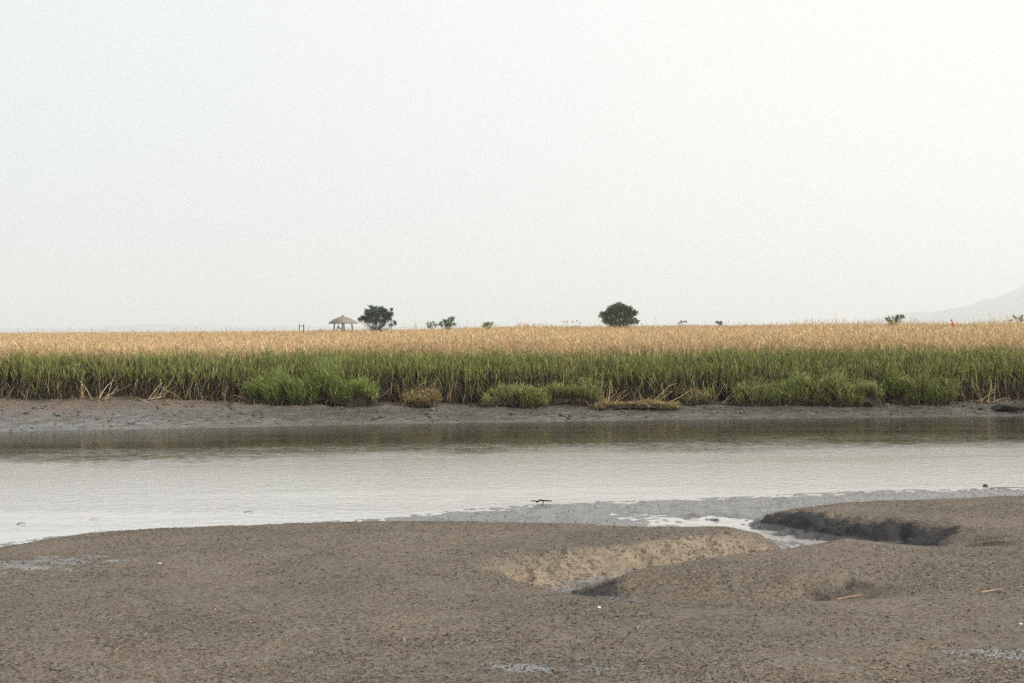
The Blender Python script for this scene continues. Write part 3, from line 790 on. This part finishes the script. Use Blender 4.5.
tree('pine_tree', 'dark broad pine with a ragged crown right beside the thatched pavilion', 376, 220,
     dome_blobs([(361, 320, 2.2), (365, 321, 2.2), (368, 313, 3.6), (374, 310, 3.8), (380, 310, 3.8), (386, 312, 3.2), (366, 317, 3), (372, 317, 4), (379, 317, 4), (386, 318, 3.4), (390, 314, 2), (389.5, 320, 2.2), (391, 309.5, 1.2), (375, 322, 2.5), (383, 322, 2.5), (395, 323.5, 1.6), (391, 325, 1.5), (364, 318.5, 2.6), (370, 320.5, 2.8), (377, 313.5, 3.4), (388, 315.5, 2.6), (379, 320.5, 3)], 3, 11), PINE, per=60, trunk_r=.085)
tree('pine_tree', 'lone dome shaped pine, bushy to the reeds, in the middle of the horizon', 618, 220,
     dome_blobs([(620, 306.5, 3.8), (613, 309, 3.4), (627, 309, 3.6), (608, 313, 3.2), (632, 314, 3.2), (615, 314, 4.4), (623, 313, 4.6), (604, 315.5, 2.6), (635.5, 313, 2), (628, 318, 4), (612, 319, 3.4), (606, 319, 2.4), (634, 320, 2.4), (620, 318, 3.4), (609, 322.5, 2.2), (624, 322.5, 2.8), (631, 322.5, 2.4), (637, 322.3, 1.6), (614, 323.5, 2.2), (602.5, 313, 1.5), (616, 307.5, 2.8), (624, 307.5, 3), (610, 311.5, 3), (630.5, 311.5, 3), (618, 310, 4), (610, 316, 3.6), (629, 315, 3.6), (604, 321.5, 1.8), (627, 321, 3), (621, 323, 2.2), (601.5, 316.5, 1.6), (611, 321, 2.4)], 3, 12), PINE2, per=62)
tree('bush', 'pale olive bush just left of the taller green bush', 431.5, 200, dome_blobs([(428.5, 325, 2.4), (433, 324, 2.2), (436, 325.5, 1.5), (430, 327, 2)], 3, 13), PALE, leaf=.13, per=34, trunk_r=.05, cat='bush')
tree('bush', 'green upright bush, the tallest between the two pines', 448, 200, dome_blobs([(446, 323, 2.4), (450, 321, 2.8), (452.5, 318.8, 1.9), (441, 325.5, 1.5), (440.8, 323, 1), (453.5, 325, 1.8), (447, 326, 2.5), (445, 320.5, 1.2), (450, 325, 2.4)], 3, 14), BUSH, leaf=.14, per=60, trunk_r=.06, cat='bush')
tree('bush', 'small pale green bush half sunk in the reeds right of the tallest bush', 487, 200, dome_blobs([(484.5, 325, 2), (487.5, 324, 1.6), (491.5, 324, 1.5), (489, 326, 2), (485, 326.5, 2)], 3, 15), PALE + BUSH, leaf=.13, per=40, trunk_r=.05, cat='bush')
tree('bush', 'thin pale green sprig poking above the reeds right of the lone dome shaped pine', 682.5, 200, dome_blobs([(682, 322.5, 1.1), (684, 321.5, .9), (681, 321, .6), (679, 324, .8), (686, 322, .6)], 2, 16), PALE, leaf=.1, per=30, trunk_r=.03, cat='bush')
tree('bush', 'tiny dark twin topped bush on the horizon right of the middle', 719.5, 240, dome_blobs([(717.5, 323, 1.5), (721.5, 323.3, 1.2), (719.5, 324.5, 1.6)], 2, 17), PINE, leaf=.14, per=60, trunk_r=.04, cat='bush')
tree('small_tree', 'wind bent grey green small tree left of the pale hill', 894, 200, dome_blobs([(888.5, 320.5, 1.8), (891, 322.5, 2.2), (895, 320, 2.5), (898.5, 318, 2.4), (901, 316.3, 1.8), (897, 321.5, 2.2), (893, 324, 2.2), (888, 318.5, 1), (903, 317, .9)], 3, 18), BUSH + PINE, leaf=.13, per=55, trunk_r=.06)
tree('bush', 'yellow green sprig at the right edge of the horizon', 1020, 180, dome_blobs([(1018, 319, 1.1), (1021, 318.5, 1.2), (1016, 317, .8), (1023, 316, 1.1), (1022, 320, 1), (1010, 321, .7)], 2, 19), PALE + BUSH, leaf=.12, per=45, trunk_r=.03, cat='bush')
tree('bush', 'wispy pale twigs standing over the reeds left of the lone dome shaped pine', 569, 180, dome_blobs([(564, 322.5, .7), (567, 321.5, .6), (573, 322, .8), (577, 321, .7), (580, 323, .6)], 2, 20), DRYC, leaf=.07, per=26, trunk_r=.025, cat='bush')


# ------------------------------------------------------------------ pavilion, sign, people
def box(bm, c, s, rz=0.0):
    g = bmesh.ops.create_cube(bm, size=1.0); vs = g['verts']
    bmesh.ops.scale(bm, vec=s, verts=vs); bmesh.ops.rotate(bm, cent=(0, 0, 0), matrix=Matrix.Rotation(rz, 3, 'Z'), verts=vs); bmesh.ops.translate(bm, vec=c, verts=vs)


def bobj(name, bm, mat, parent, bev=.01):
    bmesh.ops.bevel(bm, geom=bm.edges[:], offset=bev, segments=1, affect='EDGES')
    me = bpy.data.meshes.new(name); bm.to_mesh(me); bm.free(); return link(name, me, mat, parent)


def pavilion():
    Y = 300.0; b = at(343, 324, Y); z0 = float(marsh_h(np.array([b[0]]), np.array([Y]))[0])
    e = empty('pavilion', (b[0], Y, z0), math.radians(3)); tag(e, 'thatched open pavilion on dark posts standing on the horizon beside a pine', 'pavilion')
    zl = lambda py: at(343, py, Y)[2] - z0
    ze, zt = zl(322.9), zl(315.3); R = 15.0 / F_PX * Y
    # four sided thatch with soft corners, a sag towards the eave and a thick edge
    rings = [(.02, zt - .02), (.1, zt - .22), (.3, zt - (zt - ze) * .25), (.68, zt - (zt - ze) * .58), (1.0, ze), (.985, ze - .16), (.75, ze + .1), (.3, zt - .75)]
    n = 48; V = []
    for r, z in rings:
        for j in range(n):
            a = j / n * TAU; k = 1 / max(abs(math.cos(a)), abs(math.sin(a)), .72 * (abs(math.cos(a)) + abs(math.sin(a))))
            sq = .55 / (abs(math.cos(a)) + abs(math.sin(a))) + .45; jit = 1 + .025 * math.sin(j * 5.1 + r * 9)
            V.append((math.cos(a) * R * r * sq * jit, math.sin(a) * R * r * sq * jit, z + (.03 * math.sin(j * 7.3) if r == 1.0 else 0)))
    Q = [[i * n + j, i * n + (j + 1) % n, (i + 1) * n + (j + 1) % n, (i + 1) * n + j] for i in range(len(rings) - 1) for j in range(n)]
    roof = link('roof', quad_mesh('roof', np.array(V), np.array(Q), None, False), THATCH, e)
    s = Soup(); s.tube([(0, 0, zt - .2), (0, 0, zt + .02), (0, 0, zt + .12)], [.24, .2, .06], (.3, .3, .3), 10); s.build('roof_cap', THATCH, roof)
    zf = zl(330.5)
    px = [(334.3, -.3), (341.6, 1.55), (344.6, -1.7), (352.0, .2)]
    for q, dy in px:
        x = (q - 343) / F_PX * Y; s = Soup(); lean = .1 if x < 0 else -.08
        s.tube([(x * 1.04 - lean * .5, dy, -.2), (x * 1.02 - lean * .2, dy, zf), (x + lean, dy * .97, ze + .25)], [.17, .16, .13], (.3, .3, .3), 10); s.build('post', WOOD, e, True)
    bm = bmesh.new()
    for k in range(17): box(bm, (-2.35 + k * .29, 0, zf - .05), (.275, 3.9, .06))
    bobj('deck', bm, WOOD, e)
    bm = bmesh.new(); box(bm, (-.9, .2, zf + .42), (1.3, .4, .05)); box(bm, (-1.45, .2, zf + .2), (.08, .36, .38)); box(bm, (-.35, .2, zf + .2), (.08, .36, .38)); bobj('bench', bm, WOOD, e)
    for x in (-2.2, 2.2):
        for y in (-1.7, 1.7):
            bm = bmesh.new(); box(bm, (x, y, (zf - .08) / 2 - .1), (.2, .2, zf + .04)); bobj('stilt', bm, WOOD, e)
    return e, z0, zf, b[0]


def skin_mesh(name, verts, edges, rad, mat, parent, root=0):
    me = bpy.data.meshes.new(name); me.from_pydata([tuple(v) for v in verts], edges, [])
    o = link(name, me, mat, parent)
    md = o.modifiers.new('skin', 'SKIN'); md.use_smooth_shade = True
    for i, r in enumerate(rad):
        sv = me.skin_vertices[0].data[i]; sv.radius = (r, r) if not isinstance(r, tuple) else r; sv.use_root = i == root
    sub = o.modifiers.new('sub', 'SUBSURF'); sub.levels = 1; sub.render_levels = 2
    return o


def person(label, loc, rz, joints, top, trousers, hair):
    """one skinned body; jacket, trousers and hair are clothes over it"""
    e = empty('person', loc, rz); tag(e, label, 'person'); J = joints
    names = ['pelvis', 'waist', 'chest', 'neck', 'head', 'crown', 'shl', 'ell', 'wrl', 'hal', 'shr', 'elr', 'wrr', 'har', 'hil', 'knl', 'anl', 'tol', 'hir', 'knr', 'anr', 'tor', 'nose']
    ix = {n: i for i, n in enumerate(names)}
    E = [('pelvis', 'waist'), ('waist', 'chest'), ('chest', 'neck'), ('neck', 'head'), ('head', 'crown'), ('head', 'nose'), ('chest', 'shl'), ('shl', 'ell'), ('ell', 'wrl'), ('wrl', 'hal'), ('chest', 'shr'), ('shr', 'elr'), ('elr', 'wrr'), ('wrr', 'har'), ('pelvis', 'hil'), ('hil', 'knl'), ('knl', 'anl'), ('anl', 'tol'), ('pelvis', 'hir'), ('hir', 'knr'), ('knr', 'anr'), ('anr', 'tor')]
    R = dict(pelvis=.13, waist=.12, chest=.14, neck=.055, head=.088, crown=.075, shl=.06, ell=.042, wrl=.03, hal=.035, shr=.06, elr=.042, wrr=.03, har=.035, hil=.085, knl=.058, anl=.042, tol=.04, hir=.085, knr=.058, anr=.042, tor=.04, nose=.02)
    skin_mesh('body', [J[n] for n in names], [(ix[a], ix[b]) for a, b in E], [R[n] for n in names], SKIN, e)
    def part(nm, keep, mat, grow, root):
        i2 = {n: i for i, n in enumerate(keep)}
        skin_mesh(nm, [J[n] for n in keep], [(i2[a], i2[b]) for a, b in E if a in i2 and b in i2], [R[n] + grow for n in keep], mat, e, i2[root])
    part('jacket', ['pelvis', 'waist', 'chest', 'shl', 'ell', 'wrl', 'shr', 'elr', 'wrr'], top, .028, 'pelvis')
    part('trousers', ['pelvis', 'hil', 'knl', 'anl', 'hir', 'knr', 'anr'], trousers, .02, 'pelvis')
    bm = bmesh.new(); bmesh.ops.create_uvsphere(bm, u_segments=20, v_segments=12, radius=.118)
    for v in bm.verts:
        if v.co.z < -.02 and v.co.x < .03: v.co *= .92
    bmesh.ops.delete(bm, geom=[v for v in bm.verts if v.co.z < -.06 or (v.co.x > .05 and v.co.z < .03)], context='VERTS')
    me = bpy.data.meshes.new('hair'); bm.to_mesh(me); bm.free(); o = link('hair', me, hair, e); o.location = (Vector(J['head']) * .5 + Vector(J['crown']) * .5)
    return e


def pose(walk=True):
    """faces +x; z up from the feet or the seat"""
    if walk:
        return dict(pelvis=(0, 0, .92), waist=(.03, 0, 1.08), chest=(.1, 0, 1.3), neck=(.17, 0, 1.46), head=(.24, 0, 1.56), crown=(.26, 0, 1.64), nose=(.34, 0, 1.55), shl=(.1, .19, 1.38), ell=(.02, .25, 1.12), wrl=(.16, .24, .92), hal=(.2, .23, .86),
                    shr=(.1, -.19, 1.38), elr=(.13, -.25, 1.12), wrr=(.32, -.22, 1.02), har=(.39, -.2, 1.0), hil=(0, .09, .86), knl=(.14, .1, .48), anl=(.06, .1, .08), tol=(.2, .1, .04), hir=(0, -.09, .86), knr=(-.06, -.1, .48), anr=(-.24, -.1, .1), tor=(-.11, -.1, .04))
    return dict(pelvis=(0, 0, .56), waist=(.02, 0, .7), chest=(.07, 0, .93), neck=(.12, 0, 1.1), head=(.17, 0, 1.2), crown=(.18, 0, 1.28), nose=(.27, 0, 1.18), shl=(.06, .19, 1.01), ell=(.14, .24, .76), wrl=(.36, .18, .68), hal=(.43, .15, .68),
                shr=(.06, -.19, 1.01), elr=(.14, -.24, .76), wrr=(.36, -.18, .68), har=(.43, -.15, .68), hil=(.06, .1, .54), knl=(.46, .12, .54), anl=(.44, .12, .1), tol=(.58, .12, .04), hir=(.06, -.1, .54), knr=(.46, -.12, .54), anr=(.5, -.12, .1), tor=(.64, -.12, .04))


pv, pz, pf, pxx = pavilion()
person('person in dark clothes seated under the thatched pavilion', ((337.7 - 343) / F_PX * 300 + pxx, 300.2, pz + pf - .02), 0.0, pose(False), DARKCL, DARKCL, HAIRM)
Yp = 172.0; bp_ = at(953.5, 320, Yp); gz = float(marsh_h(np.array([bp_[0]]), np.array([Yp]))[0])
person('person in an orange jacket walking through the brown reeds at the right', (bp_[0], Yp, at(953.5, 319.3, Yp)[2] - 1.72), math.pi, pose(True), ORANGE, DARKCL, HAIRM)
PERSON_GROUND = at(953.5, 319.3, Yp)[2] - 1.72

def sign():
    Y = 250.0; b = at(301.5, 324, Y); z0 = float(marsh_h(np.array([b[0]]), np.array([Y]))[0])
    e = empty('sign_frame', (b[0], Y, z0)); tag(e, 'two dark posts holding a small white board, left of the pavilion', 'sign')
    top = at(301, 324.2, Y)[2] - z0; w = 4.4 / F_PX * Y
    for x in (-w / 2, w / 2):
        bm = bmesh.new(); box(bm, (x, 0, top / 2 - .1), (.15, .15, top + .2)); bobj('post', bm, WOOD, e)
    bm = bmesh.new(); box(bm, (0, 0, top - .33), (w - .15, .1, .1)); bobj('rail', bm, WOOD, e)
    bm = bmesh.new(); box(bm, (0, 0, top - .72), (w - .2, .05, .55)); bobj('board', bm, WHITEP, e)


sign()


# ------------------------------------------------------------------ small things on the mud and in the water
def branch(name, pts_px, z, r, mat, label, cat, extra=(), lift=0.0):
    P = [atz(a, b, z) if z is not None else mud_point(a, b) for a, b in pts_px]; c = P[0].copy()
    s = Soup()
    full = [P[0] - c + np.array([0, 0, lift])]
    for q in P[1:]: full.append(q - c + np.array([0, 0, lift + random.uniform(0, .02)]))
    n = len(full); s.tube(full, list(np.linspace(r, r * .45, n)), (.40, .26, .17), 7)
    for st, en, rr in extra: s.tube([np.array(st), (np.array(st) + np.array(en)) / 2 + np.array([0, 0, .02]), np.array(en)], [rr, rr * .8, rr * .4], (.40, .26, .17), 6)
    o = s.build(name, mat, None, True); o.location = c; tag(o, label, cat); return o


branch('driftwood_branch', [(537, 503), (540, 501.8), (546, 502.2), (552, 502.4)], .06, .024, DRIFT, 'dark forked driftwood branch stranded in the shallows past the mud edge', 'driftwood', [((.14, 0, .03), (.1, -.35, -.06), .014), ((.02, .02, .02), (-.14, .1, .03), .016)], .03)
branch('driftwood_stick', [(990, 489), (1004, 488.7), (1024, 488.6)], .05, .012, DRIFT, 'long thin dark stick along the waterline at the right edge', 'driftwood', lift=.02)
stone(985.5, 486.6, .055, DRIFT, 'small dark lump at the water edge beside the long thin stick', 'debris', 'debris_lump', z=0.0)
branch('reed_stick', [(981, 594.3), (992, 593), (1004, 591.3)], None, .009, STRAW, 'reddish dead reed stick lying alone on dry mud toward the right', 'stick', lift=.025)
branch('reed_stick', [(837, 601.3), (850, 599.3), (863, 597.2)], None, .008, STRAW, 'reddish dead reed stick lying on the rim of the dark hollow', 'stick', lift=.025)
stone(599, 608, .022, SHELL, 'small white shell on the mud just below the dark gully tip', 'shell', 'shell')
stone(160, 563.5, .022, SHELL, 'flat white shell on the mud at the left near the water', 'shell', 'shell', sq=.3)
stone(1020.5, 624.5, .02, SHELL, 'white shell on the mud at the right edge', 'shell', 'shell', sq=.5)
branch('reed_stick', [(114, 654), (118, 650.5), (121, 647.5)], None, .006, STRAW, 'short pale reed scrap on the mud at the lower left', 'stick', lift=.02)
branch('floating_stick', [(90, 519.6), (94, 519), (99, 519.8)], .01, .01, STRAW, 'pale floating stick on the water above the left mud edge', 'stick')
branch('floating_stick', [(17, 524.2), (21, 523.6), (26, 524.3)], .01, .011, DRIFT, 'dark floating stick on the water near the left edge', 'stick')
branch('floating_stick', [(244, 512), (249, 511.6), (254, 512)], .01, .008, DRIFT, 'thin dark floating stick on the water left of the driftwood branch', 'stick')


def scatter_px(n, y0=505.0):
    """points spread over the near mud, denser in clusters"""
    Y = 13.5 + 20 * rng.uniform(0, 1, n) ** 1.2; X = rng.uniform(-.42, .44, n) * Y
    k = fbm(X * .9, Y * .9, 601, 3) + fbm(X * 4, Y * 4, 611, 2) * .7 + rng.uniform(-.25, .25, n) > -.02
    X, Y = X[k], Y[k]; Z = mud_h(X, Y); k = Z > np.where(rng.uniform(0, 1, len(Z)) > .6, .025, .12); return X[k], Y[k], Z[k]


def crumbs():
    X, Y, Z = scatter_px(170000); n = len(X); r = .0035 + rng.exponential(.0027, n); r = np.minimum(r, .018)
    base = np.array([(1, 0, 0), (0, 1, 0), (-1, 0, 0), (0, -1, 0), (0, 0, 1), (0, 0, -.6)], float)
    tri = np.array([(0, 1, 4), (1, 2, 4), (2, 3, 4), (3, 0, 4), (1, 0, 5), (2, 1, 5), (3, 2, 5), (0, 3, 5)])
    a = rng.uniform(0, TAU, n); j = rng.uniform(.6, 1.4, (n, 6, 3)); V = base[None] * j * r[:, None, None]
    ca, sa = np.cos(a)[:, None], np.sin(a)[:, None]; V = np.stack([V[..., 0] * ca * 1.4 - V[..., 1] * sa, V[..., 0] * sa * 1.4 + V[..., 1] * ca, V[..., 2] * .8], -1)
    V += np.stack([X, Y, Z + r * .3], 1)[:, None]; Q = (np.arange(n)[:, None, None] * 6 + tri[None]).reshape(-1, 3)
    c = np.repeat(tint([(.06, .052, .046), (.10, .082, .068), (.16, .13, .10), (.075, .064, .055)], n), 6, 0)
    o = link('mud_crumbs', quad_mesh('mud_crumbs', V.reshape(-1, 3), Q, c, False), leafy('crumb', 0, .9)); tag(o, 'loose dark mud crumbs and pellets strewn over the near mudflat', 'mud crumbs', kind='stuff')
    X, Y, Z = scatter_px(3600); n = len(X); X, Y, Z = X[:900], Y[:900], Z[:900]; n = len(X)
    s = Soup(); a = rng.uniform(0, TAU, n); D = np.stack([np.cos(a), np.sin(a), rng.uniform(0, .12, n)], 1); c = tint(DRYC, n) * .8
    s.strips(np.stack([X, Y, Z + .012], 1), D, .02 + rng.exponential(.04, n), rng.uniform(.005, .01, n), rng.normal(0, .06, (n, 3)) * np.array([1, 1, .2]), a + 1.57, [1, 1, .6], c, c)
    o = s.build('reed_litter', STRAW); tag(o, 'tiny straw scraps scattered over the near mudflat', 'litter', kind='stuff')


crumbs()


def far_clods():
    n = 5200; X = rng.uniform(-27, 30, n); u = rng.uniform(0, 1, n) ** .7; Y = Yw(X) + .15 + (Yf(X) - Yw(X)) * u
    k = fbm(X * .8, Y * 1.6, 701, 3) + rng.uniform(-.2, .25, n) > 0; X, Y = X[k], Y[k]; n = len(X); Z = bank_h(X, Y); r = np.minimum(.012 + rng.exponential(.016, n), .09)
    base = np.array([(1, 0, 0), (0, 1, 0), (-1, 0, 0), (0, -1, 0), (0, 0, 1), (0, 0, -.6)], float)
    tri = np.array([(0, 1, 4), (1, 2, 4), (2, 3, 4), (3, 0, 4), (1, 0, 5), (2, 1, 5), (3, 2, 5), (0, 3, 5)])
    V = base[None] * rng.uniform(.5, 1.5, (n, 6, 3)) * r[:, None, None] * np.array([1.5, 1.2, .8]) + np.stack([X, Y, Z + r * .2], 1)[:, None]
    c = np.repeat(tint([(.05, .045, .04), (.08, .07, .058), (.13, .11, .09)], n), 6, 0)
    o = link('mud_clods', quad_mesh('mud_clods', V.reshape(-1, 3), (np.arange(n)[:, None, None] * 6 + tri[None]).reshape(-1, 3), c), bpy.data.materials['crumb'])
    tag(o, 'small dark mud clods strewn over the far mud bank', 'mud clods', kind='stuff')


far_clods()

# ------------------------------------------------------------------ haze
bm = bmesh.new(); box(bm, (0, 6250, 175), (12400, 14000, 356)); me = bpy.data.meshes.new('haze'); bm.to_mesh(me); bm.free()
mh, t, out = nt('haze_air'); pvn = N(t, 'ShaderNodeVolumePrincipled'); pvn.inputs['Color'].default_value = (.965, .99, 1, 1)
pvn.inputs['Density'].default_value = .00019; pvn.inputs['Anisotropy'].default_value = .15; L(t, pvn.outputs[0], out.inputs['Volume'])
hz = link('haze', me, mh); tag(hz, 'pale haze in the air', kind='stuff')

# ------------------------------------------------------------------ light
SUN_EL, SUN_AZ = math.radians(29), math.radians(120)       # azimuth clockwise from +Y
sd = Vector((math.sin(SUN_AZ) * math.cos(SUN_EL), math.cos(SUN_AZ) * math.cos(SUN_EL), math.sin(SUN_EL)))
sl = bpy.data.lights.new('sun', 'SUN'); sl.energy = 4.2; sl.angle = math.radians(.6); sl.color = (1, .93, .82)
so = bpy.data.objects.new('sun', sl); COL.objects.link(so); so.rotation_euler = sd.to_track_quat('Z', 'Y').to_euler(); so.location = (60, -20, 60)

w = bpy.data.worlds.new('World'); S.world = w; w.use_nodes = True; t = w.node_tree; t.nodes.clear()
wo = t.nodes.new('ShaderNodeOutputWorld'); bg = t.nodes.new('ShaderNodeBackground')
sky = t.nodes.new('ShaderNodeTexSky'); sky.sky_type = 'NISHITA'; sky.sun_disc = False; sky.sun_elevation = SUN_EL; sky.sun_rotation = SUN_AZ
sky.air_density = 1.0; sky.dust_density = 6.0; sky.ozone_density = 1.0
hs = t.nodes.new('ShaderNodeHueSaturation'); hs.inputs['Saturation'].default_value = .35; L(t, sky.outputs[0], hs.inputs['Color'])
tcw = t.nodes.new('ShaderNodeTexCoord'); dt = N(t, 'ShaderNodeVectorMath', operation='DOT_PRODUCT'); L(t, tcw.outputs['Generated'], dt.inputs[0]); dt.inputs[1].default_value = sd
veil = mixc(t, ramp(t, dt.outputs['Value'], -.8, -.05), (9.25, 10.05, 10.5), (12.2, 12.0, 11.7))     # high thin haze, whiter towards the sun
mx = mixc(t, .8, hs.outputs[0], veil); L(t, mx, bg.inputs[0]); bg.inputs[1].default_value = .1
L(t, bg.outputs[0], wo.inputs[0])

# ------------------------------------------------------------------ render settings
S.render.engine = 'CYCLES'; c = S.cycles
c.max_bounces = 6; c.diffuse_bounces = 3; c.glossy_bounces = 3; c.transmission_bounces = 3; c.volume_bounces = 2; c.transparent_max_bounces = 4
c.use_denoising = False; c.denoiser = 'OPENIMAGEDENOISE'; c.denoising_input_passes = 'RGB_ALBEDO_NORMAL'; c.sample_clamp_indirect = 4
S.view_settings.view_transform = 'Standard'; S.view_settings.look = 'None'; S.view_settings.gamma = 1; S.view_settings.use_curve_mapping = False
S.view_settings.exposure = 0.0
